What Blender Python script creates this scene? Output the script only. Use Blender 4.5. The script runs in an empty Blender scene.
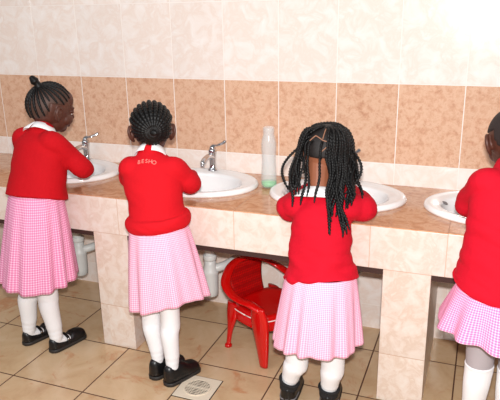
import bpy, bmesh, math, random
from mathutils import Vector, Matrix, noise
random.seed(7)
V = Vector
D = bpy.data
COL = bpy.context.scene.collection
R = math.radians
sc = bpy.context.scene

# ------------------------------------------------------------------ materials
def lin(c):
    return tuple(((x/255)/12.92 if x/255 <= .04045 else ((x/255+.055)/1.055)**2.4) for x in c) + (1,)

class NT:
    def __init__(s, name):
        s.m = D.materials.new(name); s.m.use_nodes = True
        s.t = s.m.node_tree; s.b = s.t.nodes['Principled BSDF']
        s.out = s.t.nodes['Material Output']
    def n(s, typ, **k):
        nd = s.t.nodes.new(typ)
        for a, v in k.items(): setattr(nd, a, v)
        return nd
    def l(s, a, b): s.t.links.new(a, b)
    def val(s, sock, v):
        if hasattr(v, 'is_output'): s.l(v, sock)
        else: sock.default_value = v
    def math(s, op, a, b=0.0, c=0.0):
        nd = s.n('ShaderNodeMath', operation=op)
        s.val(nd.inputs[0], a); s.val(nd.inputs[1], b); s.val(nd.inputs[2], c)
        return nd.outputs[0]
    def mix(s, f, a, b):
        nd = s.n('ShaderNodeMix', data_type='RGBA')
        s.val(nd.inputs[0], f); s.val(nd.inputs[6], a); s.val(nd.inputs[7], b)
        return nd.outputs[2]
    def noise(s, vec, scale, detail=4, rough=.6, dist=0):
        nd = s.n('ShaderNodeTexNoise'); s.l(vec, nd.inputs['Vector'])
        nd.inputs['Scale'].default_value = scale; nd.inputs['Detail'].default_value = detail
        nd.inputs['Roughness'].default_value = rough; nd.inputs['Distortion'].default_value = dist
        return nd.outputs['Fac']
    def ramp(s, f, *stops):
        nd = s.n('ShaderNodeValToRGB'); s.l(f, nd.inputs[0]); e = nd.color_ramp.elements
        while len(e) < len(stops): e.new(.5)
        for q, (p, c) in zip(e, stops): q.position = p; q.color = c if len(c) == 4 else lin(c)
        return nd.outputs[0]
    def bump(s, h, strength, dist=.002):
        nd = s.n('ShaderNodeBump'); s.l(h, nd.inputs['Height'])
        nd.inputs['Strength'].default_value = strength; nd.inputs['Distance'].default_value = dist
        s.l(nd.outputs[0], s.b.inputs['Normal'])

def simple(name, rgb, rough=.5, metal=0, bumpy=0, bscale=200, var=0, spec=.5, coat=0):
    k = NT(name); k.b.inputs['Roughness'].default_value = rough; k.b.inputs['Metallic'].default_value = metal
    k.b.inputs['Specular IOR Level'].default_value = spec
    k.b.inputs['Coat Weight'].default_value = coat
    tc = k.n('ShaderNodeTexCoord').outputs['Object']
    nz = k.noise(tc, bscale, 3)
    a = lin(rgb); b = tuple(x*(1-var) for x in a[:3]) + (1,)
    k.l(k.ramp(k.noise(tc, 14, 4), (.3, b), (.7, a)), k.b.inputs['Base Color'])
    if bumpy: k.bump(nz, bumpy)
    return k.m

def tiles(name, ua, va, w, h, u0, v0, groutw, grout, stops, nscale, rough=.18, band=None, vein=None, vonly=False, side=False):
    """tiled surface: u/v axes 0,1,2; cells w x h; per-tile shifted cloudy noise; optional second colour set between two heights"""
    k = NT(name); tc = k.n('ShaderNodeTexCoord').outputs['Object']
    sp = k.n('ShaderNodeSeparateXYZ'); k.l(tc, sp.inputs[0])
    u, v = sp.outputs[ua], sp.outputs[va]
    if side:
        g = k.n('ShaderNodeNewGeometry'); sn = k.n('ShaderNodeSeparateXYZ'); k.l(g.outputs['Normal'], sn.inputs[0])
        f = k.math('GREATER_THAN', k.math('ABSOLUTE', sn.outputs[0]), .5)
        u = k.math('ADD', k.math('MULTIPLY', u, k.math('SUBTRACT', 1.0, f)), k.math('MULTIPLY', sp.outputs[1], f))
    us = k.math('DIVIDE', k.math('SUBTRACT', u, u0), w); vs = k.math('DIVIDE', k.math('SUBTRACT', v, v0), h)
    def edge(x, size):
        fr = k.math('FRACT', x); d = k.math('MINIMUM', fr, k.math('SUBTRACT', 1.0, fr))
        return k.math('LESS_THAN', k.math('MULTIPLY', d, size), groutw/2)
    gm = edge(vs, h) if vonly else k.math('MAXIMUM', edge(us, w), edge(vs, h))
    cb = k.n('ShaderNodeCombineXYZ'); k.l(k.math('FLOOR', us), cb.inputs[0]); k.l(k.math('FLOOR', vs), cb.inputs[1])
    wn = k.n('ShaderNodeTexWhiteNoise'); k.l(cb.outputs[0], wn.inputs[0])
    sh = k.n('ShaderNodeVectorMath', operation='MULTIPLY_ADD')
    k.l(wn.outputs['Color'], sh.inputs[0]); sh.inputs[1].default_value = (3, 3, 3); k.l(tc, sh.inputs[2])
    vec = sh.outputs[0]
    n1 = k.noise(vec, nscale, 6, .62, .6); col = k.ramp(n1, *stops)
    if band:
        z0, z1, st2, ns2 = band
        c2 = k.ramp(k.noise(vec, ns2, 8, .74, .3), *st2)
        c2 = k.mix(k.math('MULTIPLY', k.math('GREATER_THAN', k.noise(vec, 75, 3, .6), .62), .2), c2, lin((176, 104, 76)))
        ib = k.math('MULTIPLY', k.math('GREATER_THAN', sp.outputs[2], z0), k.math('LESS_THAN', sp.outputs[2], z1))
        col = k.mix(ib, col, c2)
    if vein:
        vn = k.noise(vec, vein[0], 5, .7, 1.5)
        col = k.mix(k.math('MULTIPLY', k.math('SMOOTH_MIN', k.math('MULTIPLY', k.math('MAXIMUM', k.math('SUBTRACT', vn, vein[2]), 0.0), 9.0), 1.0, .1), vein[3]), col, lin(vein[1]))
    val = k.n('ShaderNodeHueSaturation'); k.l(col, val.inputs['Color'])
    k.l(k.math('ADD', k.math('MULTIPLY', wn.outputs['Value'], .06), .97), val.inputs['Value'])
    k.l(k.mix(gm, val.outputs[0], lin(grout)), k.b.inputs['Base Color'])
    k.l(k.math('ADD', k.math('MULTIPLY', gm, .5), rough), k.b.inputs['Roughness'])
    k.bump(k.math('SUBTRACT', 1.0, gm), .5, .0015)
    return k.m

ZT, ZB, ZC, DD, ZF = 1.0890, .7638, .6752, .5175, .5189
light_stops = ((.30, (242, 234, 229)), (.46, (238, 226, 218)), (.56, (234, 217, 206)), (.70, (241, 232, 226)))
M = {}
M['wall'] = tiles('wall_tile', 0, 2, .2500, .3252, -1.5875, ZT, .0035, (242, 232, 224), light_stops, 14, .16,
    band=(ZB, ZT, ((.3, (188, 138, 110)), (.44, (210, 165, 136)), (.56, (222, 184, 156)), (.72, (202, 152, 124))), 36))
M['fascia'] = tiles('fascia_tile', 0, 2, .2514, .3261, -.594, ZF-.0005, .0028, (206, 176, 154),
    ((.32, (228, 219, 211)), (.48, (225, 211, 200)), (.58, (218, 199, 185)), (.7, (227, 216, 206))), 22, .3)
M['pillar'] = tiles('pillar_tile', 0, 2, .26, .3261, .1, ZF, .0028, (200, 168, 146),
    ((.32, (228, 218, 209)), (.48, (224, 208, 196)), (.58, (215, 194, 178)), (.7, (227, 214, 203))), 22, .3, vonly=True)
M['top'] = tiles('worktop_tile', 0, 1, .2514, .40, -.594, -DD+.003, .0025, (176, 132, 104),
    ((.3, (180, 122, 86)), (.48, (200, 146, 108)), (.56, (212, 166, 132)), (.68, (190, 134, 98))), 22, .12)
M['floor'] = tiles('floor_tile', 0, 1, .3290, .3290, -.5934, -.5216, .0055, (92, 62, 44),
    ((.28, (214, 186, 152)), (.5, (206, 175, 138)), (.7, (192, 156, 118))), 6, .2, vein=(5, (186, 112, 62), .56, .55))
M['porcelain'] = simple('porcelain', (243, 242, 242), .12, var=.01, coat=.4)
M['chrome'] = simple('chrome', (205, 205, 208), .12, 1)
M['hole'] = simple('dark_hole', (70, 68, 70), .6)
M['pipe'] = simple('grey_plastic', (214, 216, 214), .4, var=.04)
M['red_plastic'] = simple('red_plastic', (205, 8, 8), .22, var=.06, coat=.3)
k = NT('red_plastic_woven'); k.b.inputs['Roughness'].default_value = .28
tc = k.n('ShaderNodeTexCoord').outputs['Object']; vo = k.n('ShaderNodeTexVoronoi'); k.l(tc, vo.inputs['Vector']); vo.inputs['Scale'].default_value = 100; vo.inputs['Randomness'].default_value = .15
k.l(k.ramp(vo.outputs['Distance'], (.2, (200, 10, 10)), (.6, (150, 6, 8))), k.b.inputs['Base Color']); k.bump(vo.outputs['Distance'], .3, .002); M['red_woven'] = k.m
M['white_line'] = simple('plain_white_line', (245, 235, 230), .5)
M['skin1'] = simple('brown_skin', (84, 46, 34), .5, var=.12, bumpy=.05)
M['skin3'] = simple('warm_brown_skin', (146, 86, 58), .6, var=.1, bumpy=.05)
M['hair'] = simple('black_hair', (9, 7, 7), .45, var=.3, bumpy=.4, bscale=400, spec=.3)
M['scalp1'] = simple('scalp_between_braids', (78, 52, 42), .6, var=.2)
M['scalp3'] = simple('dark_scalp_hair', (26, 18, 16), .6, var=.3, bumpy=.6, bscale=500)
M['parting'] = simple('parting_skin', (150, 104, 80), .6)
M['stubble'] = simple('short_cropped_hair', (44, 30, 28), .75, var=.3, bumpy=.9, bscale=700)
M['eye'] = simple('eye_white', (226, 220, 212), .15); M['iris'] = simple('eye_iris', (28, 16, 12), .1)
def wool(n, c): return simple(n, c, .85, var=.07, bumpy=.5, bscale=420, spec=.2)
M['red_a'] = wool('red_wool', (190, 8, 22)); M['red_b'] = wool('bright_red_wool', (208, 16, 30)); M['red_c'] = wool('crimson_wool', (202, 12, 38))
M['collar'] = simple('white_cotton', (245, 243, 244), .8, var=.03)
M['sock'] = simple('white_knit', (240, 239, 241), .85, var=.04, bumpy=.5, bscale=300)
M['grey_sock'] = simple('grey_knit', (176, 168, 172), .85, var=.06, bumpy=.4, bscale=300)
M['leather'] = simple('black_leather', (20, 18, 19), .35, var=.2, bumpy=.15, bscale=120)
M['rubber'] = simple('dark_rubber', (44, 40, 38), .6, var=.2)
M['ankle_sock'] = simple('black_knit', (24, 23, 26), .85, bumpy=.4, bscale=300)
M['greytrim'] = simple('grey_trim', (120, 116, 118), .5)
M['thread'] = simple('pink_embroidery_thread', (238, 130, 120), .7)
def gingham(n, pale, mid, deep, nu, nv):
    k = NT(n); k.b.inputs['Roughness'].default_value = .85; k.b.inputs['Specular IOR Level'].default_value = .2
    uv = k.n('ShaderNodeUVMap').outputs[0]; sp = k.n('ShaderNodeSeparateXYZ'); k.l(uv, sp.inputs[0])
    a = k.math('LESS_THAN', k.math('FRACT', k.math('MULTIPLY', sp.outputs[0], nu)), .6)
    b = k.math('LESS_THAN', k.math('FRACT', k.math('MULTIPLY', sp.outputs[1], nv)), .6)
    s = k.math('MULTIPLY', k.math('ADD', a, b), .5)
    k.l(k.ramp(s, (0, pale), (.5, mid), (1, deep)), k.b.inputs['Base Color'])
    return k.m
M['ging1'] = gingham('pink_gingham', (250, 208, 230), (240, 160, 196), (220, 128, 172), 96, 40)
M['ging2'] = gingham('pale_pink_gingham', (252, 224, 236), (246, 188, 212), (236, 150, 186), 132, 42)
M['ging4'] = gingham('deep_pink_gingham', (250, 212, 230), (242, 162, 200), (230, 118, 170), 140, 20)
k = NT('clear_plastic'); b = k.b; b.inputs['Base Color'].default_value = lin((240, 246, 246)); b.inputs['Roughness'].default_value = .18
b.inputs['Alpha'].default_value = .2; M['clear'] = k.m
k = NT('green_soap'); b = k.b; b.inputs['Base Color'].default_value = lin((84, 222, 110)); b.inputs['Roughness'].default_value = .2
b.inputs['Transmission Weight'].default_value = .3; M['soap'] = k.m
M['drain_plate'] = simple('drain_plate', (226, 212, 190), .35, var=.06)
M['drain_dark'] = simple('drain_pit', (48, 34, 26), .9)

# ------------------------------------------------------------------ geometry helpers
def crom(P, t):
    """Catmull-Rom through list P (tuples of any length) at t in [0, len-1]"""
    n = len(P)-1; i = min(int(t), n-1); f = t-i
    p0, p1, p2, p3 = P[max(i-1, 0)], P[i], P[i+1], P[min(i+2, n)]
    return [.5*(2*b+(c-a)*f+(2*a-5*b+4*c-d)*f*f+(3*b-a-3*c+d)*f**3) for a, b, c, d in zip(p0, p1, p2, p3)]

def rings(bm, rs, cap=True):
    vs = [[bm.verts.new(p) for p in r] for r in rs]; n = len(vs[0])
    for a, b in zip(vs, vs[1:]):
        for i in range(n): bm.faces.new((a[i], a[(i+1) % n], b[(i+1) % n], b[i]))
    if cap:
        bm.faces.new(list(reversed(vs[0]))); bm.faces.new(vs[-1])
    return vs

def tube(bm, pts, rad, side=None, n=12, seg=6, round_caps=True, ripple=None, start=1):
    """smooth tube; rad = radius or (rx, ry) per point; side = direction that rx follows"""
    rad = [(r, r) if not isinstance(r, (tuple, list)) else r for r in rad]
    P = [tuple(p)+tuple(r) for p, r in zip(pts, rad)]
    N = (len(P)-1)*seg
    S = [crom(P, i*(len(P)-1)/N) for i in range(N+1)]
    C = [V(s[:3]) for s in S]; out = []
    prev = V(side) if side else None
    frames = []
    for i, c in enumerate(C):
        t = (C[min(i+1, N)]-C[max(i-1, 0)]).normalized()
        if prev is None: prev = V((1, 0, 0)) if abs(t.x) < .8 else V((0, 1, 0))
        s = (V(side) if side else prev); s = s-t*s.dot(t)
        if s.length < 1e-4: s = prev-t*prev.dot(t)
        s.normalize(); prev = s; frames.append((t, s, t.cross(s)))
    def ring(c, s, u, rx, ry): return [c+s*rx*math.cos(2*math.pi*j/n)+u*ry*math.sin(2*math.pi*j/n) for j in range(n)]
    if round_caps:
        t, s, u = frames[0]; rx, ry = S[0][3:]
        for q in (.08, .4, .75): out.append(ring(C[0]-t*min(rx, ry)*start*math.sqrt(1-q*q), s, u, rx*(q if start == 1 else q**.3), ry*(q if start == 1 else q**.3)))
    for i, c in enumerate(C):
        t, s, u = frames[i]; rx, ry = max(S[i][3], .0004), max(S[i][4], .0004)
        k_ = ripple(i/N) if ripple else 1
        out.append(ring(c, s, u, rx*k_, ry*k_))
    if round_caps:
        t, s, u = frames[-1]; rx, ry = S[-1][3:]
        for q in (.75, .4, .08): out.append(ring(C[-1]+t*min(rx, ry)*math.sqrt(1-q*q), s, u, rx*q, ry*q))
    rings(bm, out)

def ball(bm, c, r, mat=None, seg=20, rng=14):
    if not isinstance(r, (tuple, list)): r = (r, r, r)
    m = Matrix.Translation(V(c)) @ (mat.to_4x4() if mat else Matrix.Identity(4)) @ Matrix.Diagonal((*r, 1))
    bmesh.ops.create_uvsphere(bm, u_segments=seg, v_segments=rng, radius=1, matrix=m)

def box(bm, lo, hi, bev=0):
    lo, hi = V(lo), V(hi)
    r = bmesh.ops.create_cube(bm, size=1, matrix=Matrix.Translation((lo+hi)/2) @ Matrix.Diagonal((*(hi-lo), 1)))
    if bev:
        es = list({e for v in r['verts'] for e in v.link_edges})
        bmesh.ops.bevel(bm, geom=es, offset=bev, segments=2, affect='EDGES', profile=.5)

def lathe(bm, prof, c=(0, 0, 0), n=28, sx=1, sy=1, cap=True):
    rings(bm, [[V((c[0]+r*sx*math.cos(2*math.pi*j/n), c[1]+r*sy*math.sin(2*math.pi*j/n), c[2]+z)) for j in range(n)] for r, z in prof], cap)

def finish(name, bm, mat, parent=None, smooth=True, origin=(0, 0, 0), remesh=0, relax=0, subd=0):
    bmesh.ops.recalc_face_normals(bm, faces=bm.faces)
    me = D.meshes.new(name); bm.to_mesh(me); bm.free()
    o = D.objects.new(name, me); COL.objects.link(o)
    if remesh:
        md = o.modifiers.new('r', 'REMESH'); md.mode = 'VOXEL'; md.voxel_size = remesh
        if relax:
            md = o.modifiers.new('s', 'SMOOTH'); md.factor = .5; md.iterations = relax
    if subd: md = o.modifiers.new('d', 'SUBSURF'); md.levels = subd
    if remesh or subd:
        dg = bpy.context.evaluated_depsgraph_get()
        nm = D.meshes.new_from_object(o.evaluated_get(dg)); o.modifiers.clear(); o.data = nm; nm.name = name; me = nm
    if V(origin).length: me.transform(Matrix.Translation(-V(origin)))
    me.materials.clear()
    for m_ in (mat if isinstance(mat, (list, tuple)) else [mat]): me.materials.append(m_)
    if smooth:
        for p in me.polygons: p.use_smooth = True
    if parent: o.parent = parent
    return o

def thing(name, label, cat, loc=(0, 0, 0), rz=0, group=None):
    o = D.objects.new(name, None); COL.objects.link(o); o.empty_display_size = .05
    o.location = loc; o.rotation_euler = (0, 0, rz); o['label'] = label; o['category'] = cat
    if group: o['group'] = group
    return o
def copy_thing(root, loc, label):
    r = root.copy(); COL.objects.link(r); r.location = loc; r['label'] = label
    for ch in list(root.children):
        c = ch.copy(); COL.objects.link(c); c.parent = r
        for g in list(ch.children):
            d = g.copy(); COL.objects.link(d); d.parent = c
    return r
def structure(name, bm, mat):
    o = finish(name, bm, mat, smooth=False); o['kind'] = 'structure'; return o

# ------------------------------------------------------------------ setting
bm = bmesh.new(); box(bm, (-5, 0, -.1), (4.5, .12, 3.0)); structure('wall_back', bm, M['wall'])
bm = bmesh.new(); box(bm, (-5, -4.6, -.1), (4.5, 0, 0)); structure('floor', bm, M['floor'])

# ------------------------------------------------------------------ tiled counter
SX = (-1.052, -.378, .225, .825); SY = -.228
ct = thing('washroom_counter', 'long washroom counter with brown tiled worktop and cream tiled front on narrow pillars', 'counter', (0, 0, 0))
bm = bmesh.new(); box(bm, (-2.3, -DD, ZC-.045), (2.3, -.002, ZC), 0)
top = finish('worktop', bm, M['top'], ct, smooth=False)
for x in SX:
    bm = bmesh.new(); lathe(bm, [(1, -.1), (1, .1)], (x, SY, ZC), 40, .235, .172)
    cu = finish('cut', bm, M['top'])
    md = top.modifiers.new('b', 'BOOLEAN'); md.object = cu; md.operation = 'DIFFERENCE'; md.solver = 'EXACT'
dg = bpy.context.evaluated_depsgraph_get(); nm = D.meshes.new_from_object(top.evaluated_get(dg)); top.modifiers.clear(); top.data = nm
for o in [o for o in D.objects if o.name.startswith('cut')]: D.objects.remove(o)
bm = bmesh.new(); box(bm, (-2.3, -DD-.0005, ZF), (2.3, -DD+.07, ZC-.004), .0015); finish('fascia_panel', bm, M['fascia'], ct, smooth=False)
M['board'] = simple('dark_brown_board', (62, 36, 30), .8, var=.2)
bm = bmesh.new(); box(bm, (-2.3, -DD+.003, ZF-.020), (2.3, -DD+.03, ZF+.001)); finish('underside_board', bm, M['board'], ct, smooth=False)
for x in (-1.90, -.7191, .4609, 1.64):
    bm = bmesh.new(); box(bm, (x, -DD, 0), (x+.1598, -.001, ZF+.001), .002); finish('pillar', bm, M['pillar'], ct, smooth=False)

# ------------------------------------------------------------------ wash basins, taps, traps
def make_sink(x, label):
    t = thing('wash_basin', label, 'sink', (x, SY, ZC), 0, 'oval basins set in the counter')
    A, B = .268, .202; n = 56
    prof = [(1.0, 1.0, .000), (1.003, 1.003, .006), (.99, .99, .015), (.965, .96, .0195), (.93, .92, .020), (.80, .74, .0165), (.76, .70, .012), (.745, .68, .0),
            (.72, .655, -.03), (.66, .60, -.07), (.52, .47, -.105), (.30, .27, -.125), (.10, .12, -.131), (.07, .09, -.135)]
    outer = [(.07, .09, -.147), (.30, .28, -.138), (.55, .5, -.118), (.70, .64, -.08), (.765, .70, -.03), (.79, .73, -.0002)]
    rs = []
    for a, b, z in prof+outer:
        w = max(0, min(1, (1-a)/.2)); oy = -.022*w
        rs.append([V((A*a*math.cos(2*math.pi*j/n), oy+B*b*math.sin(2*math.pi*j/n), z)) for j in range(n)])
    bm = bmesh.new(); rings(bm, rs, False)
    # close underside of the rim back to the outer edge
    bm.verts.ensure_lookup_table(); m0 = 0; m1 = (len(rs)-1)*n
    for j in range(n): bm.faces.new((bm.verts[m1+j], bm.verts[m1+(j+1) % n], bm.verts[m0+(j+1) % n], bm.verts[m0+j]))
    finish('basin', bm, M['porcelain'], t)
    bm = bmesh.new(); lathe(bm, [(.001, -.134), (.014, -.134), (.022, -.127), (.024, -.130), (.024, -.1345), (.001, -.1345)], (0, -.022, 0), 24); finish('drain_ring', bm, M['chrome'], t)
    bm = bmesh.new(); rot = Matrix.Rotation(R(25), 3, 'Y')
    ball(bm, (-.194, .012, .0085), (.012, .015, .003), rot); finish('overflow_hole', bm, M['greytrim'], t)
    return t
sl = ['oval white wash basin furthest left, between the bun-haired child and the wall',
      'oval white wash basin with the chrome tap in full view, left of the soap bottle',
      'oval white wash basin in front of the long-braided child, right of the soap bottle',
      'oval white wash basin at far right, mostly hidden by the child with cropped hair']
s0 = make_sink(SX[0], sl[0])
for x, l in zip(SX[1:], sl[1:]): copy_thing(s0, (x, SY, ZC), l)

def make_tap(x, label):
    t = thing('basin_tap', label, 'tap', (x, -.062, ZC+.0165), 0, 'chrome taps on the basins')
    bm = bmesh.new(); lathe(bm, [(.001, 0), (.024, 0), (.0245, .004), (.021, .008), (.0165, .014), (.0145, .03), (.0155, .06), (.018, .078), (.0185, .092), (.015, .1), (.001, .102)], n=24)
    finish('tap_body', bm, M['chrome'], t)
    bm = bmesh.new(); tube(bm, [(0, -.006, .062), (0, -.04, .074), (0, -.082, .07), (0, -.104, .058)], [(.014, .013), (.012, .011), (.0125, .010), (.012, .011)], side=(1, 0, 0))
    sp = finish('spout', bm, M['chrome'], t)
    bm = bmesh.new(); lathe(bm, [(.001, 0), (.009, 0), (.0095, .010), (.001, .012)], (0, -.107, .043), 16); finish('nozzle', bm, M['chrome'], sp)
    bm = bmesh.new(); tube(bm, [(0, -.004, .102), (.004, .004, .112), (.018, .018, .114), (.036, .032, .120), (.044, .040, .126)], [(.013, .010), (.011, .008), (.007, .005), (.008, .006), (.009, .007)], side=(1, 0, 0))
    finish('lever', bm, M['chrome'], t)
    return t
tl = ['chrome lever tap on the far left basin beside the bun-haired child', 'chrome lever tap in full view on the basin left of the soap bottle',
      'chrome lever tap behind the head of the long-braided child', 'chrome lever tap on the far right basin behind the cropped-haired child']
t0 = make_tap(SX[0], tl[0])
for x, l in zip(SX[1:], tl[1:]): copy_thing(t0, (x, -.062, ZC+.0165), l)

def make_trap(x, label):
    t = thing('bottle_trap', label, 'pipe', (x, -.25, .17), 0, 'plastic traps under the basins')
    bm = bmesh.new(); tube(bm, [(0, 0, .357), (0, 0, .12)], [.021, .021], n=20, seg=2, round_caps=False); finish('drain_pipe', bm, M['pipe'], t)
    bm = bmesh.new(); lathe(bm, [(.001, .0), (.026, .0), (.031, .006), (.033, .03), (.034, .09), (.036, .11), (.037, .118), (.034, .124), (.026, .15), (.0245, .175), (.001, .176)], n=28); finish('trap_bottle', bm, M['pipe'], t)
    bm = bmesh.new(); lathe(bm, [(.001, .172), (.029, .172), (.030, .178), (.030, .192), (.027, .197), (.001, .197)], n=12); finish('lock_nut', bm, M['pipe'], t)
    bm = bmesh.new(); tube(bm, [(0, 0, .125), (.05, .035, .135), (.08, .12, .145), (.09, .25, .145)], [.019, .019, .017, .017], n=16); finish('outlet_pipe', bm, M['pipe'], t)
    return t
p0 = make_trap(-1.012, 'white plastic bottle trap under the far left basin, beside a pink skirt')
copy_thing(p0, (-.322, -.25, .17), 'white plastic bottle trap under the counter just left of the red chair')
copy_thing(p0, (.215, -.25, .17), 'white plastic bottle trap under the basin behind the long-braided child')
copy_thing(p0, (.86, -.25, .17), 'white plastic bottle trap under the far right basin')

# ------------------------------------------------------------------ soap bottle
t = thing('soap_bottle', 'clear plastic bottle with a little green soap, standing between two basins', 'bottle', (-.068, -.187, ZC))
o_ = [(.0005, .001), (.026, .0), (.031, .004), (.0335, .015), (.032, .05), (.0300, .09), (.0285, .12), (.0295, .145), (.031, .165), (.031, .185), (.028, .205), (.0235, .218), (.0225, .228), (.0235, .232), (.0235, .248), (.021, .2525)]
i_ = [(.019, .2525), (.0205, .246), (.0205, .22), (.026, .204), (.0288, .185), (.0288, .165), (.0265, .12), (.0295, .05), (.031, .016), (.028, .0055), (.0005, .004)]
bm = bmesh.new(); lathe(bm, o_+i_, n=36); finish('bottle_shell', bm, M['clear'], t)
bm = bmesh.new(); lathe(bm, [(.0005, .0048), (.0275, .0062), (.0302, .016), (.0300, .026), (.0005, .027)], n=36); finish('green_soap', bm, M['soap'], t)

# ------------------------------------------------------------------ floor drain
t = thing('floor_drain', 'square floor drain plate with a round grille beside black shoes', 'drain', (-.190, -.682, 0))
bm = bmesh.new(); box(bm, (-.072, -.072, -.001), (.072, .072, .003), .001); finish('drain_plate', bm, M['drain_plate'], t, smooth=False)
bm = bmesh.new(); box(bm, (-.0755, -.0755, -.001), (.0755, .0755, .0012)); finish('drain_frame', bm, M['drain_dark'], t, smooth=False)
bm = bmesh.new(); lathe(bm, [(.001, .0028), (.050, .0028), (.050, .0034), (.001, .0034)], n=40); finish('drain_pit', bm, M['drain_dark'], t, smooth=False)
bm = bmesh.new(); lathe(bm, [(.048, .003), (.052, .003), (.052, .006), (.048, .006), (.048, .003)], n=40, cap=False)
for i in range(-5, 6):
    a = i*.0092; h = math.sqrt(.049**2-a*a)
    if i: box(bm, (a-.0011, -h, .0032), (a+.0011, h, .0050))
    box(bm, (-h, a-(.0035 if i == 0 else .0011), .0034), (h, a+(.0035 if i == 0 else .0011), .0054 if i == 0 else .0052))
finish('drain_grille', bm, M['drain_plate'], t, smooth=False)

# ------------------------------------------------------------------ red plastic armchair for children
ch = thing('childs_armchair', 'small red plastic armchair pushed under the counter', 'chair', (-.035, -.290, 0), R(-117))
rp = [(.150, .098, .255), (.156, .05, .266), (.160, 0, .265), (.160, -.055, .275), (.142, -.112, .300), (.09, -.150, .332), (.045, -.163, .348), (0, -.166, .352)]
rp = rp+[(-x, y, z) for x, y, z in reversed(rp[:-1])]
bm = bmesh.new(); tube(bm, rp, [(.012, .018)]*1+[(.010, .021)]*(len(rp)-2)+[(.012, .018)], side=(0, 0, 1), n=14, seg=7); finish('armrest_rim', bm, M['red_plastic'], ch)
bm = bmesh.new(); rs_ = []   # seat: dished slab with rounded corners
def sq(a, b, z, n=40, e=.28, cy=0):
    return [V((a*math.copysign(abs(math.cos(q))**(2*e), math.cos(q)), cy+b*math.copysign(abs(math.sin(q))**(2*e), math.sin(q)), z)) for q in (2*math.pi*j/n for j in range(n))]
rings(bm, [sq(.118, .105, .183), sq(.130, .115, .183), sq(.131, .116, .200), sq(.124, .110, .208), sq(.102, .09, .204), sq(.06, .055, .199), sq(.005, .005, .198)])
finish('seat', bm, M['red_plastic'], ch)
bm = bmesh.new(); rings(bm, [sq(.133, .118, .145), sq(.133, .118, .200), sq(.126, .111, .200), sq(.126, .111, .145), sq(.133, .118, .145)], False); finish('seat_apron', bm, M['red_plastic'], ch)
bm = bmesh.new(); tube(bm, [tuple(p) for p in sq(.1345, .1195, .190, 24)]+[tuple(sq(.1345, .1195, .190, 24)[0])], [.0022]*25, n=8, seg=2, round_caps=False); finish('seat_white_line', bm, M['white_line'], ch)  # thin white line running round the seat apron
# back panel, curved with the rim
bm = bmesh.new(); rr = []
for i in range(13):
    f = i/12; z = .19+f*.160; hw = .082-.008*math.sin(f*3.1)+.024*f; row = []
    for j in range(17):
        s = -1+2*j/16; x = s*hw; y = -.118-.048*f+.30*x*x*(1+1.5*f)*1.2
        zz = z-(.035*s*s*f)
        row.append((V((x, y, zz))))
    rr.append(row+[p+V((0, -.006, 0)) for p in reversed(row)])
rings(bm, rr); finish('backrest', bm, M['red_woven'], ch)
for sx in (1, -1):
    bm = bmesh.new(); tube(bm, [(sx*.148, .090, .262), (sx*.142, .094, .20), (sx*.140, .104, .10), (sx*.138, .110, .004)], [(.034, .014), (.048, .018), (.036, .016), (.021, .013)], side=(0, 1, 0), n=14, round_caps=False); finish('front_leg', bm, M['red_plastic'], ch)
    bm = bmesh.new(); tube(bm, [(sx*.118, -.095, .205), (sx*.124, -.098, .15), (sx*.130, -.106, .08), (sx*.136, -.114, .006)], [(.034, .012), (.030, .014), (.014, .011), (.010, .009)], side=(0, 1, 0), n=14, round_caps=False); lg = finish('rear_leg', bm, M['red_plastic'], ch)
    bm = bmesh.new(); lathe(bm, [(.001, 0), (.016, 0), (.016, .008), (.011, .014), (.001, .014)], (sx*.136, -.114, 0), 16); finish('foot_pad', bm, M['red_plastic'], lg)

# ------------------------------------------------------------------ children
def head_shapes(bm, C, Rm):
    def P(x, y, z): return C+Rm@V((x, y, z))
    def b(x, y, z, r): ball(bm, P(x, y, z), r, Rm)
    b(0, -.010, .012, (.072, .086, .084)); b(0, .022, -.030, (.056, .058, .062)); b(0, .048, -.072, (.026, .024, .020))
    b(0, .012, -.05, (.05, .05, .04)); b(0, .045, .035, (.052, .036, .045))
    for s in (1, -1):
        b(s*.032, .046, -.034, (.027, .03, .027))
        b(s*.0095, .083, -.030, (.008, .009, .007))
        b(s*.027, .069, .013, (.018, .012, .005)); b(s*.030, .0668, -.0028, (.0138, .0128, .0112))                                  # brow
        tube(bm, [P(s*.015, .0745, -.003), P(s*.03, .0765, .004), P(s*.046, .064, -.001)], [.0035]*3, n=8, seg=3)  # lid
        # ear: bowl with rim
        tube(bm, [P(s*.068, -.004, -.042), P(s*.077, -.016, -.03), P(s*.083, -.022, -.008), P(s*.080, -.012, .012), P(s*.071, .002, .008)], [(.006, .006), (.006, .006), (.0065, .0055), (.006, .005), (.005, .005)], n=8)
        b(s*.071, -.008, -.018, (.007, .013, .022))
    tube(bm, [P(0, .079, .004), P(0, .087, -.014), P(0, .093, -.027)], [(.007, .006), (.008, .007), (.0105, .009)], n=10)
    tube(bm, [P(-.021, .070, -.053), P(-.008, .081, -.0505), P(.008, .081, -.0505), P(.021, .070, -.053)], [.004, .0065, .0065, .004], n=8)
    tube(bm, [P(-.019, .070, -.056), P(0, .080, -.062), P(.019, .070, -.056)], [.004, .0075, .004], n=8)

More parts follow.
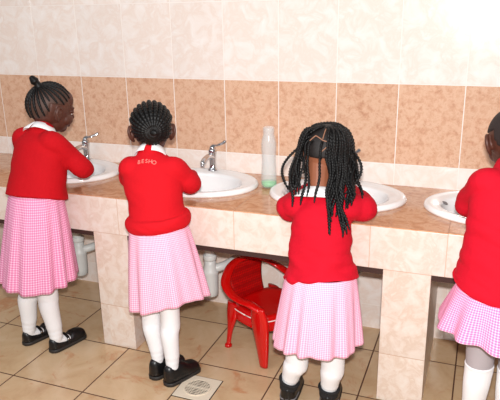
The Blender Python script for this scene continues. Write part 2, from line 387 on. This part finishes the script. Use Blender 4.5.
def hand_shapes(bm, W, fwd, palm_n, thumb_side, s=1.0):
    """W wrist, fwd direction of fingers, palm_n normal out of the palm, thumb_side = +-1 across"""
    fwd = fwd.normalized(); palm_n = (palm_n-fwd*palm_n.dot(fwd)).normalized(); ac = fwd.cross(palm_n)*thumb_side
    tube(bm, [W-fwd*.01, W+fwd*.02*s, W+fwd*.05*s, W+fwd*.058*s], [(.017, .014), (.022*s, .012), (.025*s, .011), (.022*s, .009)], side=ac, n=14)
    for q, (o, L) in enumerate(((.018, .042), (.006, .048), (-.006, .044), (-.018, .034))):
        b0 = W+fwd*.048*s+ac*o*s; L *= s; r = .0062*s
        d2 = (fwd+palm_n*.45).normalized(); d3 = (fwd*.6+palm_n*.8).normalized(); spread = ac*o*.12
        p1 = b0+(fwd+palm_n*.12)*L*.42+spread; p2 = p1+d2*L*.32; p3 = p2+d3*L*.26
        tube(bm, [b0, p1, p2, p3], [r*1.1, r, r*.93, r*.8], n=10, seg=4)
    tb = W+fwd*.014*s+ac*.018*s
    tube(bm, [tb, tb+(fwd*.5+ac*.7+palm_n*.35)*.024*s, tb+(fwd*.9+ac*.75+palm_n*.6)*.036*s, tb+(fwd*1.4+ac*.75+palm_n*.8)*.04*s], [.009*s, .0078*s, .007*s, .0058*s], n=10, seg=4)

def hairline(d):
    """d unit direction in head frame: is that spot under hair?"""
    if d.y > 0: lim = .05+.75*d.y**1.4
    else: lim = .0-.92*abs(d.y)**1.1
    if abs(d.x) > .75 and abs(d.y+.1) < .35: lim = max(lim, .18)
    return d.z > lim

SK_C, SK_R = V((0, -.010, .012)), V((.072, .086, .084))
def scalp_pt(C, Rm, d, off=0):
    d = d.normalized(); rr = 1/math.sqrt((d.x/SK_R.x)**2+(d.y/SK_R.y)**2+(d.z/SK_R.z)**2)
    return C+Rm@(SK_C+d*(rr+off))

def scalp_cap(C, Rm, mat, hair, loc, off=.003, name='scalp'):
    bm = bmesh.new(); n = 64; m = 40; grid = {}
    for i in range(m+1):
        th = math.pi*i/m*.80
        for j in range(n):
            a = 2*math.pi*j/n; grid[i, j] = V((math.sin(th)*math.cos(a), math.sin(th)*math.sin(a), math.cos(th)))
    vv = {k_: bm.verts.new(scalp_pt(C, Rm, d, off if hairline(d) else -.004)) for k_, d in grid.items()}
    for i in range(m):
        for j in range(n):
            q = [(i, j), (i+1, j), (i+1, (j+1) % n), (i, (j+1) % n)]
            if any(hairline(grid[x]) for x in q): bm.faces.new([vv[x] for x in q])
    bmesh.ops.delete(bm, geom=[v for v in bm.verts if not v.link_faces], context='VERTS')
    bmesh.ops.remove_doubles(bm, verts=bm.verts, dist=.0002)
    return finish(name, bm, mat, hair, origin=loc)

def cornrows(C, Rm, d0, count, hair, loc, start=.22, rad=.0068):
    d0 = d0.normalized(); a = d0.orthogonal().normalized(); b = d0.cross(a)
    for k_ in range(count):
        ph = 2*math.pi*k_/count; t = a*math.cos(ph)+b*math.sin(ph); pts = []; th = start
        while th < 2.6:
            d = d0*math.cos(th)+t*math.sin(th)
            if not hairline(d): break
            pts.append(scalp_pt(C, Rm, d, .0035)); th += .14
        if len(pts) < 3: continue
        bm = bmesh.new(); n_ = len(pts)
        tube(bm, pts, [(rad*(.75+.25*min(1, i/2))*(1-.45*(i/(n_-1))**2)*min(1.0, .55+.45*i/4)) for i in range(n_)], n=8, seg=5,
             ripple=lambda f, n_=n_: 1+.10*math.sin(f*n_*5.6))
        finish('cornrow', bm, M['hair'], hair, origin=loc)

def braid(pts, hair, loc, r=.0048):
    L = sum((V(b)-V(a)).length for a, b in zip(pts, pts[1:])); bm = bmesh.new()
    seg = max(4, int(L/len(pts)/.0022))
    tube(bm, pts, [r]*(len(pts)-1)+[r*.55], n=7, seg=seg, ripple=lambda f: 1+.32*math.sin(f*L/.0095*2*math.pi))
    finish('braid', bm, M['hair'], hair, origin=loc)

def shoe(heel, az, style, root, loc, L=.165, W=.031):
    """heel = floor point at back of shoe; az = heading (radians right of +y)"""
    f = V((math.sin(az), math.cos(az), 0)); s = V((math.cos(az), -math.sin(az), 0))
    def P(x, y, z): return V(heel)+s*x+f*y+V((0, 0, z))
    def hw(t): return W*(.72+.28*math.sin(min(1, t*1.25)*math.pi*.5)-(.0 if t < .3 else 0))*math.sqrt(max(0, 1-max(0, (abs(t-.5)-.36)/.145)**2)) if abs(t-.5) < .499 else W*.2
    prof = {'mary': ((0, .050), (.08, .055), (.2, .040), (.35, .030), (.5, .030), (.62, .046), (.78, .045), (.92, .036), (1, .022)),
            'laced': ((0, .064), (.1, .074), (.25, .070), (.4, .074), (.52, .064), (.65, .046), (.8, .040), (.92, .033), (1, .02)),
            'boot': ((0, .060), (.1, .066), (.25, .062), (.4, .066), (.52, .06), (.65, .048), (.8, .043), (.92, .036), (1, .02))}[style]
    def ht(t):
        for (a, x), (b, y) in zip(prof, prof[1:]):
            if t <= b: return x+(y-x)*(t-a)/(b-a)
        return prof[-1][1]
    rs = []
    for i in range(25):
        t = .004+.992*i/24; w, h = hw(t), ht(t)
        if t < .08: h *= .9+.1*t/.08
        rs.append([P(w*math.copysign(abs(math.cos(q))**.75, math.cos(q)), t*L, .010+h*abs(math.sin(q))**.75) for q in (math.pi*j/14 for j in range(15))]
                  +[P(-w*(1-2*j/6), t*L, .010) for j in range(1, 6)])
    bm = bmesh.new(); rings(bm, rs); sh = finish('shoe', bm, M['leather'], root, origin=loc)
    rs = []
    for z, e in ((.0005, -.002), (.002, .0015), (.014, .002), (.016, 0)):
        rs.append([P((hw(t)+e)*sgn, t*L+(e if sgn > 0 else e)*(1 if t > .5 else -1), z+(0 if t > .45 or z > .01 else 0)) for t, sgn in
                   [(.004+.992*i/20, 1) for i in range(21)]+[(.004+.992*i/20, -1) for i in range(20, -1, -1)]])
    bm = bmesh.new(); rings(bm, rs); finish('sole', bm, M['rubber'], sh, origin=loc)
    if style == 'mary':
        bm = bmesh.new(); w = W*.95
        tube(bm, [P(-w, .42*L, .026), P(-w*.85, .42*L, .048), P(0, .42*L, .060), P(w*.85, .42*L, .048), P(w, .42*L, .026)], [(.007, .002)]*5, side=f, n=10); finish('strap', bm, M['leather'], sh, origin=loc)
        bm = bmesh.new(); ball(bm, P(w*.93, .42*L, .042), (.005, .006, .006)); finish('buckle', bm, M['chrome'], sh, origin=loc)
    if style == 'laced':
        for j in range(3):
            bm = bmesh.new(); y = (.46+.08*j)*L; z = .010+ht(y/L)+.001
            tube(bm, [P(-.013, y, z-.006), P(0, y+.002, z), P(.013, y, z-.006)], [.002]*3, n=8); finish('lace', bm, M['rubber'], sh, origin=loc)
    if style == 'boot':
        bm = bmesh.new(); tube(bm, [P((hw(t)+.001)*sgn, t*L, .024) for t, sgn in [(.35-.3*i/4, 1) for i in range(5)]+[(.02, .5), (.0, 0), (.02, -.5)]+[(.05+.3*i/4, -1) for i in range(5)]], [(.003, .002)]*13, side=(0, 0, 1), n=8)
        finish('grey_trim', bm, M['greytrim'], sh, origin=loc)

def child(cfg):
    g = cfg; loc = V((g['pelvis'][0], g['pelvis'][1], 0)); root = thing('person', g['label'], 'person', loc, 0, None)
    yaw = -R(g['yaw']); right = V((math.cos(yaw), math.sin(yaw), 0)); fw = V((-math.sin(yaw), math.cos(yaw), 0))
    C = V(g['head']); Rm = (Matrix.Rotation(-R(g['hyaw']), 3, 'Z') @ Matrix.Rotation(R(g.get('hroll', 0)), 3, 'Y') @ Matrix.Rotation(-R(g['hpitch']), 3, 'X'))
    skin = g['skin']
    pel, ches, nb = V(g['pelvis']), V(g['chest']), V(g['neck'])
    shd = {s: ches+right*s*g.get('shw', .078)+V(g.get('shz', (0, 0, .044))) for s in (1, -1)}
    if 'shl' in g: shd[-1] = V(g['shl']); shd[1] = V(g['shr'])
    el = {1: V(g['elr']), -1: V(g['ell'])}; wr = {1: V(g['wrr']), -1: V(g['wrl'])}
    # body: head, neck, trunk, arms, hands, legs in one skin
    bm = bmesh.new(); head_shapes(bm, C, Rm)
    tube(bm, [nb-V((0, 0, .04)), nb, C+Rm@V((0, -.022, -.05)), C+Rm@V((0, -.012, -.01))], [x*g.get('neckk', 1) for x in (.038, .032, .033, .04)], n=16)
    tube(bm, [pel-V((0, 0, .03)), pel+V((0, 0, .04)), (pel+ches)/2, ches, nb-V((0, 0, .03))], [(.082, .062), (.078, .058), (.07, .05), (.078, .052), (.045, .035)], side=right, n=20)
    for s in (1, -1):
        tube(bm, [shd[s]-right*s*.03, shd[s], (shd[s]+el[s])/2, el[s], (el[s]*.4+wr[s]*.6), wr[s]], [.026, .027, .024, .021, .02, .0155], n=12)
        hand_shapes(bm, wr[s], (V(g.get('sinkpt', wr[s]+fw))-wr[s]) + V((0, 0, -.012)), V((-s*.8*right.x, -s*.8*right.y, -.6)), 1, .95)
    for s, key in ((-1, 'legl'), (1, 'legr')):
        kn, an = V(g[key][0]), V(g[key][1]); az = R(g[key][2]); f2 = V((math.sin(az), math.cos(az), 0))
        tube(bm, [pel+right*s*.04-V((0, 0, .02)), kn+V((0, 0, .12)), kn, (kn*.62+an*.38)-f2*.006, an, an-V((0, 0, .02))], [.050, .040, .029, .026, .018, .020], n=16)
        tube(bm, [an-V((0, 0, .024))-f2*.012, an+f2*.04-V((0, 0, an.z-.03)), an+f2*.085-V((0, 0, an.z-.024)), an+f2*.105-V((0, 0, an.z-.022))], [(.020, .020), (.021, .017), (.02, .012), (.016, .009)], side=(f2.y, -f2.x, 0), n=12)
    finish('body', bm, skin, root, origin=loc, remesh=.0028, relax=2)
    for s in (1, -1):
        bm = bmesh.new(); c = C+Rm@V((s*.030, .0655, -.006)); ball(bm, c, .0115)
        for f_ in bm.faces:
            if (f_.calc_center_median()-c).normalized().dot(Rm@V((0, .93, -.36))) > .86: f_.material_index = 1
        finish('eye', bm, [M['eye'], M['iris']], root, origin=loc)
    # sweater
    bm = bmesh.new(); hc = V(g['hem']); W = g.get('w', 1)
    hem_t = g.get('hemtilt', 0)
    tube(bm, [hc, hc*.72+ches*.28, hc*.4+ches*.6, ches, ches*.45+nb*.55, nb+V((0, 0, .0))],
         g.get('trunk', [(.112, .086), (.108, .082), (.106, .078), (.108, .076), (.074, .058), (.040, .038)]), side=right, n=32, start=.06)
    for s in (1, -1):
        tube(bm, [shd[s]-right*s*.045-V((0, 0, .008)), shd[s], shd[s]*.5+el[s]*.5, el[s], el[s]*.5+wr[s]*.5, wr[s]-(wr[s]-el[s]).normalized()*.012], g.get('sleeve', [.040, .044, .042, .040, .033, .026]), n=16)
    if g.get('fold'):
        n = 28; P_ = [hc+V((0, 0, .018))+right*.106*math.cos(2*math.pi*j/n)+fw*.087*math.sin(2*math.pi*j/n)+V((0, 0, g['fold']*math.cos(2*math.pi*j/n))) for j in range(n+1)]
        tube(bm, P_, [(.026, .011)]*(n+1), side=(0, 0, 1), n=10, seg=2, round_caps=False)
    sw = finish('sweater', bm, g['wool'], root, origin=(0, 0, 0), remesh=.0042, relax=7)
    seed = g.get('seed', 0); amp = g.get('amp', .0035)
    nrms = [v.normal.copy() for v in sw.data.vertices]
    for v, vn in zip(sw.data.vertices, nrms):
        p = v.co.copy(); q = V((p.x*7+seed, p.y*7, p.z*16)); d = noise.noise(q)+.5*noise.noise(q*2.3)+.9*(abs(noise.noise(V((p.x*5+seed, p.y*5+p.z*6, p.z*22+p.x*9))))-.2)
        low = max(0, min(1, (ches.z-p.z)/.12)); v.co = p+vn*amp*d*(.5+low)
        if p.z < hc.z+.06:
            k_ = (hc.z+.06-p.z)/.06; v.co.z += k_*hem_t*((p-hc).dot(right))+k_*g.get('hemback', 0)*(-(p-hc).dot(fw))
    sw.data.transform(Matrix.Translation(-loc))
    # shirt collar lying over neckline: two flaps, open at the back centre by a small notch
    for s in (1, -1):
        bm = bmesh.new(); rr = []; a0, a1 = g.get('collar_gap', 4), 170
        ax = (C+Rm@V((0, -.02, -.05))-nb).normalized(); bx = (right-ax*right.dot(ax)).normalized(); by = ax.cross(bx)
        for i in range(25):
            a = R(a0+(a1-a0)*i/24)*s; dr = -by*math.cos(a)+bx*math.sin(a)
            e = min(1, i/3, (24-i)/3+.2); wd = g.get('collar_w', .016)*(.5+.5*e)
            top_ = nb+dr*.036+ax*.030; mid = nb+dr*.0455+ax*.026; o1 = nb+dr*(.048+wd*.55)+ax*.012; o2 = nb+dr*(.052+wd)+ax*(-.006)
            rr.append([top_, mid, o1, o2, o2-ax*.004, o1-ax*.004, mid-ax*.005-dr*.004, top_-ax*.02])
        rings(bm, rr); finish('collar_flap', bm, M['collar'], root, origin=loc)
    # skirt
    bm = bmesh.new(); uvl = bm.loops.layers.uv.new('UVMap'); n = 180; m = 30
    wc = V(g['hem'])+V((0, 0, g.get('skup', .022))); hm = V(g['skhem']); A0, B0 = g.get('skw', (.100, .074)); A1, B1 = g['skr']; grid = []
    pl = g.get('pleats', 13); rnd = random.Random(seed+3); phs = [rnd.uniform(0, 6.28) for _ in range(4)]
    for i in range(m+1):
        f = i/m; row = []; c = wc.lerp(hm, f)
        for j in range(n):
            a = 2*math.pi*j/n; e = f**.8
            w = 1+e*(.052*math.sin(pl*a+phs[0]+1.2*math.sin(2*a+phs[1]))+.03*math.sin((pl*2-5)*a+phs[2]))
            A, B = A0+(A1-A0)*e, B0+(B1-B0)*e
            p = c+right*A*w*math.cos(a)+fw*B*w*math.sin(a)
            p.z += f*(g.get('sktilt', 0)*math.cos(a)-g.get('skback', 0)*math.sin(a))+.006*f*math.sin(3*a+phs[3])
            if p.z < ZF+.02 or p.y > -DD-.02: pass
            row.append(p)
        grid.append(row)
    vs = [[bm.verts.new(p) for p in r] for r in grid]
    for i in range(m):
        for j in range(n):
            fc = bm.faces.new((vs[i][j], vs[i+1][j], vs[i+1][(j+1) % n], vs[i][(j+1) % n]))
            for lp, (uu, vv_) in zip(fc.loops, ((j/n, i/m), (j/n, (i+1)/m), ((j+1)/n, (i+1)/m), ((j+1)/n, i/m))): lp[uvl].uv = (uu, vv_)
    sk = finish('skirt', bm, g['gingham'], root, origin=loc)
    md = sk.modifiers.new('t', 'SOLIDIFY'); md.thickness = .0025; md.offset = 1
    # socks and shoes
    for key in ('legl', 'legr'):
        kn, an = V(g[key][0]), V(g[key][1]); az = R(g[key][2]); f2 = V((math.sin(az), math.cos(az), 0)); up = kn+V((0, 0, .1))
        split = g.get('grey', None)
        bm = bmesh.new(); k_ = g.get('legk', 1)
        lowz = g.get('black_top')
        tube(bm, [up if not split else kn-V((0, 0, .010)), kn-V((0, 0, .026)), (kn*.68+an*.32)-f2*.006, an*.75+kn*.25, an, an-V((0, 0, .02))], [x*k_ for x in (.044, .0425, .0400, .033, .0275, .0245)], n=24, seg=8,
             ripple=lambda f: 1+(.022*math.sin(f*62)*(f > .6)+.008*math.sin(f*31+1)), start=(.1 if split else .95))
        if not lowz: tube(bm, [an-V((0, 0, .024))-f2*.004, an+f2*.035-V((0, 0, an.z-.036)), an+f2*.06-V((0, 0, an.z-.030)), an+f2*.09-V((0, 0, an.z-.022))], [(.022, .020), (.024, .020), (.024, .014), (.018, .008)], side=(f2.y, -f2.x, 0), n=16)
        finish('sock', bm, M['sock'], root, origin=loc, remesh=.003, relax=2)
        if split:
            bm = bmesh.new(); tube(bm, [up+V((0, 0, .02)), kn+V((0, 0, .02)), kn-V((0, 0, split))], [x*k_ for x in (.047, .0425, .0395)], n=24, round_caps=False); finish('grey_legging', bm, M['grey_sock'], root, origin=loc)
        if lowz:
            ax = (kn-an).normalized(); bm = bmesh.new()
            tube(bm, [an-V((0, 0, .02)), an+ax*(lowz*.5), an+ax*(lowz*.92), an+ax*lowz], [.033, .035, .040, .0385], n=24, round_caps=False); finish('black_ankle_sock', bm, M['ankle_sock'], root, origin=loc)
        sl_ = g.get('shoeL', .165); heel = V((an.x, an.y, 0))-f2*g.get('heelback', .036)
        shoe(heel, az, g['shoes'], root, loc, sl_, g.get('shoeW', .031))
    return root, loc, C, Rm, right, fw, sw

# leftmost child: topknot over cornrows
G1 = dict(label='child with cornrows tied in a topknot, red sweater, washing hands at far left', yaw=12, hyaw=24, hpitch=12, hroll=3,
    pelvis=(-.885, -.640, .60), chest=(-.872, -.600, .850), neck=(-.870, -.578, .932), head=(-.860, -.515, 1.020), shw=.086, shz=(0, 0, .058), skin=M['skin1'], wool=M['red_a'], gingham=M['ging1'],
    hem=(-.872, -.648, .693), elr=(-.724, -.535, .790), ell=(-1.03, -.50, .80), wrr=(-.92, -.325, .755), wrl=(-1.06, -.33, .755), sinkpt=(-1.0, -.24, .72),
    skup=.028, skw=(.108, .084), trunk=[(.134, .110), (.126, .101), (.121, .092), (.122, .084), (.112, .076), (.062, .050)],
    skhem=(-.930, -.628, .326), skr=(.160, .145), sktilt=.0, skback=-.005, legl=((-1.010, -.61, .27), (-1.030, -.62, .07), 14), legr=((-.900, -.625, .27), (-.880, -.630, .07), 14),
    shoes='mary', shoeL=.18, shoeW=.033, seed=1, amp=.003, pleats=11, hemtilt=.0)
r1 = child(G1)
# second child: radial cornrows
G2 = dict(label='child with cornrows gathered behind the head, red sweater lettered at the neck, second from left', yaw=-16, hyaw=-31, hpitch=0,
    pelvis=(-.335, -.640, .52), chest=(-.372, -.600, .790), neck=(-.388, -.575, .876), head=(-.408, -.525, .964), skin=M['skin1'], wool=M['red_b'], gingham=M['ging2'],
    hem=(-.330, -.655, .636), trunk=[(.108, .090), (.100, .084), (.102, .080), (.110, .078), (.096, .068), (.054, .048)], skw=(.099, .081), elr=(-.262, -.520, .765), ell=(-.520, -.520, .765), wrr=(-.335, -.36, .75), wrl=(-.47, -.36, .75), sinkpt=(-.41, -.25, .72),
    skhem=(-.325, -.625, .322), skr=(.150, .125), sktilt=.03, skback=.02, legl=((-.393, -.645, .26), (-.372, -.655, .085), 20), legr=((-.303, -.66, .27), (-.297, -.675, .075), 20),
    shoes='laced', shoeL=.168, shoeW=.035, heelback=.040, collar_w=.008, collar_gap=14, seed=5, fold=.012, pleats=10, legk=.88)
r2 = child(G2)
# third child: long braids
G3 = dict(label='child with long black braids over a red sweater, third from left, beside the red chair', yaw=-4, hyaw=10, hpitch=34, hroll=4,
    pelvis=(.262, -.64, .40), chest=(.262, -.600, .700), neck=(.238, -.555, .775), head=(.243, -.478, .900), skin=M['skin3'], wool=M['red_c'], gingham=M['ging2'],
    hem=(.276, -.645, .517), shl=(.178, -.585, .742), shr=(.342, -.585, .752), elr=(.389, -.535, .738), ell=(.138, -.548, .722), wrr=(.29, -.34, .745), wrl=(.15, -.35, .735), sinkpt=(.215, -.25, .715),
    trunk=[(.126, .100), (.112, .090), (.102, .078), (.100, .074), (.080, .062), (.044, .041)], sleeve=[.042, .047, .047, .047, .036, .027],
    skhem=(.266, -.640, .275), skr=(.150, .130), sktilt=.014, skback=.0, skw=(.112, .088), legl=((.190, -.635, .19), (.160, -.635, .075), -6), legr=((.320, -.63, .19), (.308, -.63, .075), -6),
    legk=.97, hemtilt=.06, shoes='boot', black_top=.012, shoeL=.17, shoeW=.036, seed=9, amp=.010, pleats=12, collar_w=.034, neckk=1.2, collar_gap=2)
r3 = child(G3)
# fourth child: cropped hair, at the right edge
G4 = dict(label='child with cropped hair and white stockings, half cut off by the right edge', yaw=-8, hyaw=-14, hpitch=22,
    pelvis=(.845, -.66, .50), chest=(.835, -.600, .835), neck=(.830, -.560, .905), head=(.825, -.49, .985), skin=M['skin1'], wool=M['red_c'], gingham=M['ging4'],
    hem=(.842, -.66, .550), elr=(.985, -.50, .80), ell=(.712, -.510, .775), wrr=(.90, -.34, .755), wrl=(.76, -.35, .745), sinkpt=(.825, -.25, .72),
    trunk=[(.152, .115), (.138, .104), (.124, .09), (.116, .08), (.090, .072), (.058, .054)],
    collar_w=.001, skhem=(.840, -.66, .440), skr=(.182, .165), skw=(.134, .10), sktilt=-.01, skback=-.005, hemtilt=-.30, hemback=-.30, legl=((.794, -.65, .31), (.785, -.65, .08), 0), legr=((.890, -.65, .31), (.885, -.65, .08), 0),
    shoes='laced', shoeL=.175, shoeW=.034, grey=.03, seed=14, amp=.006, pleats=9, legk=1.02)
r4 = child(G4)

# ---- hair
# child 1
h1 = scalp_cap(r1[2], r1[3], M['scalp1'], r1[0], r1[1], name='hair')
cornrows(r1[2], r1[3], V((0, -.62, .78)), 22, h1, r1[1], .18, .0064)
bm = bmesh.new(); kb = scalp_pt(r1[2], r1[3], V((0, -.62, .78)), .004); kd = (r1[3]@V((0, -.62, .78))).normalized()
tube(bm, [kb-kd*.006, kb+kd*.010, kb+kd*.020-V((.004, 0, 0)), kb+kd*.028-V((.008, 0, -.002))], [.020, .013, .017, .013], n=14)
finish('topknot', bm, M['hair'], h1, origin=r1[1])
# child 2
h2 = scalp_cap(r2[2], r2[3], M['scalp1'], r2[0], r2[1], off=.004, name='hair')
cornrows(r2[2], r2[3], V((0.05, -.98, -.12)), 27, h2, r2[1], .14, .0098)
bm = bmesh.new(); kb = scalp_pt(r2[2], r2[3], V((0.05, -.98, -.12)), .002); ball(bm, kb, (.017, .010, .013)); finish('braid_knot', bm, M['hair'], h2, origin=r2[1])
# child 4
h4 = scalp_cap(r4[2], r4[3], M['stubble'], r4[0], r4[1], off=.004, name='hair')
# child 3: braids
C3, R3 = r3[2], r3[3]
h3 = scalp_cap(C3, R3, M['scalp3'], r3[0], r3[1], off=.004, name='hair')
rnd = random.Random(11)
RT = R3.transposed()
def skull(v, ex):
    v = V(v).normalized(); l = RT@v; rr = 1/math.sqrt(sum((l[i]/(SK_R[i]+ex))**2 for i in range(3)))
    return C3+R3@SK_C+v*rr
def push_out(p, extra):
    l = RT@(p-C3)-SK_C; q = math.sqrt(sum((l[i]/(SK_R[i]+extra))**2 for i in range(3)))
    return C3+R3@(SK_C+l/max(q, .05)) if q < 1 else p
def dirv(az, elv): return V((math.sin(R(az))*math.cos(R(elv)), -math.cos(R(az))*math.cos(R(elv)), math.sin(R(elv))))
def long_braid(az0, el0, az1, el1, end, wob=.006, ex=None, r=.0047, bow=(0, 0)):
    """az 0 = towards the back of the head, + = to the child's right; from scalp root, over the skull, down to the tip"""
    ex = ex or rnd.uniform(.010, .018); pts = []
    for f in (0, .3, .65, 1):
        pts.append(skull(dirv(az0+(az1-az0)*f, el0+(el1-el0)*f), .003 if f == 0 else ex))
    e = V(end); p = pts[-1].copy(); ph = rnd.uniform(0, 6.28); n = max(3, int((p-e).length/.03))
    for i in range(1, n+1):
        f = i/n; q = p.lerp(e, f); s_ = math.sin(f*math.pi)
        q += V((bow[0]*s_+wob*math.sin(ph+f*5.5)*min(1, f*2), bow[1]*s_+.4*wob*math.cos(ph+f*4), 0))
        pts.append(push_out(q, ex))
    braid([tuple(x) for x in pts], h3, r3[1], r)
cx, cy, cz = C3
def back_y(z): return -.612-.10*max(0, (.80-z))/.12*.75
# right-hand mass, several layers
for i in range(21):
    az = 14+i*4.8; lay = i % 3; z = rnd.uniform(.735, .81) if az < 60 else rnd.uniform(.77, .83)
    x = cx+.052+.082*math.sin(R(az))+rnd.uniform(-.006, .006); y = min(cy-.085*math.cos(R(az))-.03, back_y(z)-.018-.006*lay if x < .375 else back_y(z)+.05)
    long_braid(az*.9+8, (68, 48, 30)[lay], az, -2, (x, y, z), ex=(.020, .014, .009)[lay], wob=.010)
# longest ones, gathering to a point on the back
for i in range(15):
    az = 17+i*3.6; z = rnd.uniform(.69, .79)
    long_braid(az+10, 62-2*(i % 5), az, 0, (cx+.096+rnd.uniform(-.036, .028), back_y(z)-.034, z), ex=rnd.uniform(.014, .022), wob=.012)
for i in range(10):
    az = 62+i*9; long_braid(az, 66, az+4, 5, (cx+.105*math.sin(R(az)), cy-.10*math.cos(R(az))-.01, rnd.uniform(.80, .83)), ex=.015)
# left curtain
for i in range(10):
    az = -108+i*7.0; z = rnd.uniform(.790, .825)
    long_braid(az+6, 62-4*(i % 3), az, 6, (cx-.094+.0045*i+rnd.uniform(-.006, .006), -.59-.005*i, z), ex=(.012, .022)[i % 2], wob=.005, bow=(-.008, 0))
for i in range(6):
    az = -115-i*11; long_braid(az, 60, az, 5, (cx+.10*math.sin(R(az)), cy-.10*math.cos(R(az)), .815), ex=.012)
# over the crown towards the face
for i in range(12):
    az = 95+i*16; long_braid(az, 78, az, 22, tuple(skull(dirv(az, -25), .012)), ex=.013, wob=.002)
for i in range(7):
    long_braid(-52+i*8, 74, -78+i*3, 30, (cx-.098+.004*i, -.60-.003*i, .805), ex=.011)
# strays
long_braid(-80, 60, -92, 10, (cx-.100, -.600, .800), bow=(-.040, 0), wob=.003)
long_braid(-50, 50, -62, 5, (cx-.070, -.668, .765), bow=(-.012, -.01), wob=.010)
long_braid(-40, 40, -48, 0, (cx-.028, -.668, .775), bow=(.012, -.01), wob=.006)
long_braid(70, 50, 84, 12, (cx+.095, -.600, .800), bow=(.045, 0), wob=.003)
long_braid(60, 40, 60, 5, (cx+.125, -.630, .775), bow=(.01, 0), wob=.006)
long_braid(-38, 30, -34, 0, (cx-.050, -.640, .800), wob=.004, r=.0042)
long_braid(-22, 30, -22, -2, (cx-.020, -.640, .795), wob=.005, r=.0042)
long_braid(4, 30, 2, -2, (cx+.012, -.650, .780), wob=.005, r=.0042)
# partings of bare scalp at the back left of the crown
for line in ([(-.23, -.70, .67), (.08, -.86, .55), (.34, -.80, .46)], [(.34, -.80, .46), (.20, -.92, .28), (.03, -.99, .12)], [(.08, -.45, .88), (.07, -.66, .72), (.06, -.80, .60)], [(-.23, -.70, .67), (-.45, -.76, .50)]):
    bm = bmesh.new(); pp = []
    for a_, b_ in zip(line, line[1:]): pp += [skull(V(a_).lerp(V(b_), f), .0045) for f in (0, .33, .66)]
    pp.append(skull(line[-1], .0045)); tube(bm, pp, [.0020]*len(pp), n=8, seg=3); finish('parting', bm, M['parting'], h3, origin=r3[1])

# lettering stitched on the back of the second child's neckline
C2, nb2, ch2 = r2[2], V(G2['neck']), V(G2['chest'])
dgr = bpy.context.evaluated_depsgraph_get(); dgr.update(); sw2 = r2[6]
word = 'BESHO'; letters = D.objects.new('lettering', None)
tb = bmesh.new()
for i, chx in enumerate(word):
    cu = D.curves.new('t', 'FONT'); cu.body = chx; cu.size = .021; cu.extrude = .0008; cu.align_x = 'CENTER'
    to = D.objects.new('t', cu); COL.objects.link(to); dg = bpy.context.evaluated_depsgraph_get(); me = D.meshes.new_from_object(to.evaluated_get(dg)); D.objects.remove(to)
    a = R((i-2)*15); wpos = nb2-r2[5]*.3+r2[4]*(.014*(i-2))+V((0, 0, -.012-.002*(i-2)**2*.6))
    d_ = r2[5]; o_w = wpos-r2[1]
    hit, p, nrm, _ = sw2.ray_cast(o_w, d_)
    if hit:
        zax = nrm; xax = (r2[4]-zax*r2[4].dot(zax)).normalized(); yax = zax.cross(xax)
        mt = Matrix((xax, yax, zax)).transposed().to_4x4(); mt.translation = p+nrm*.0012
        me.transform(mt); tb.from_mesh(me)
    D.meshes.remove(me)
D.objects.remove(letters)
lt = finish('embroidered_lettering', tb, M['thread'], r2[6], smooth=False)

# ------------------------------------------------------------------ light and camera
w = D.worlds.new('World'); sc.world = w; w.use_nodes = True
w.node_tree.nodes['Background'].inputs[0].default_value = (.96, .97, 1, 1); w.node_tree.nodes['Background'].inputs[1].default_value = .22
CX, CY, CZ = .732, -2.4563, 1.3726
yaw, pit, rol = .3722, .3032, -.0179
fwd = V((-math.sin(yaw)*math.cos(pit), math.cos(yaw)*math.cos(pit), -math.sin(pit)))
rt = V((math.cos(yaw), math.sin(yaw), 0)); up = rt.cross(fwd)
r_ = rt*math.cos(rol)+up*(-math.sin(rol))*-1; u_ = -rt*math.sin(rol)+up*math.cos(rol)
cam = D.cameras.new('camera'); co = D.objects.new('camera', cam); COL.objects.link(co)
mt = Matrix((r_, u_, -fwd)).transposed().to_4x4(); mt.translation = (CX, CY, CZ); co.matrix_world = mt
cam.sensor_width = 36; cam.lens = 603.56/500*36; cam.clip_start = .05
sc.camera = co
fl = D.lights.new('flash', 'AREA'); fl.shape = 'RECTANGLE'; fl.size = .06; fl.size_y = .04; fl.energy = 52; fl.color = (1, .985, .97)
fo = D.objects.new('flash', fl); COL.objects.link(fo); m2 = mt.copy(); m2.translation = V((CX, CY, CZ))+u_*.095-fwd*.02; fo.matrix_world = m2
wn = D.lights.new('overhead_fill', 'AREA'); wn.shape = 'RECTANGLE'; wn.size = 4; wn.size_y = 1.6; wn.energy = 42; wn.color = (.97, .985, 1)  # unseen overhead area light, added to brighten the upper wall evenly
wo = D.objects.new('overhead_fill', wn); COL.objects.link(wo); wo.location = (-1.0, -2.6, 2.9); wo.rotation_euler = (R(48), 0, R(-4))
vs_ = sc.view_settings; vs_.view_transform = 'Standard'; vs_.look = 'None'; vs_.gamma = 1; vs_.exposure = 0.08; vs_.use_curve_mapping = False
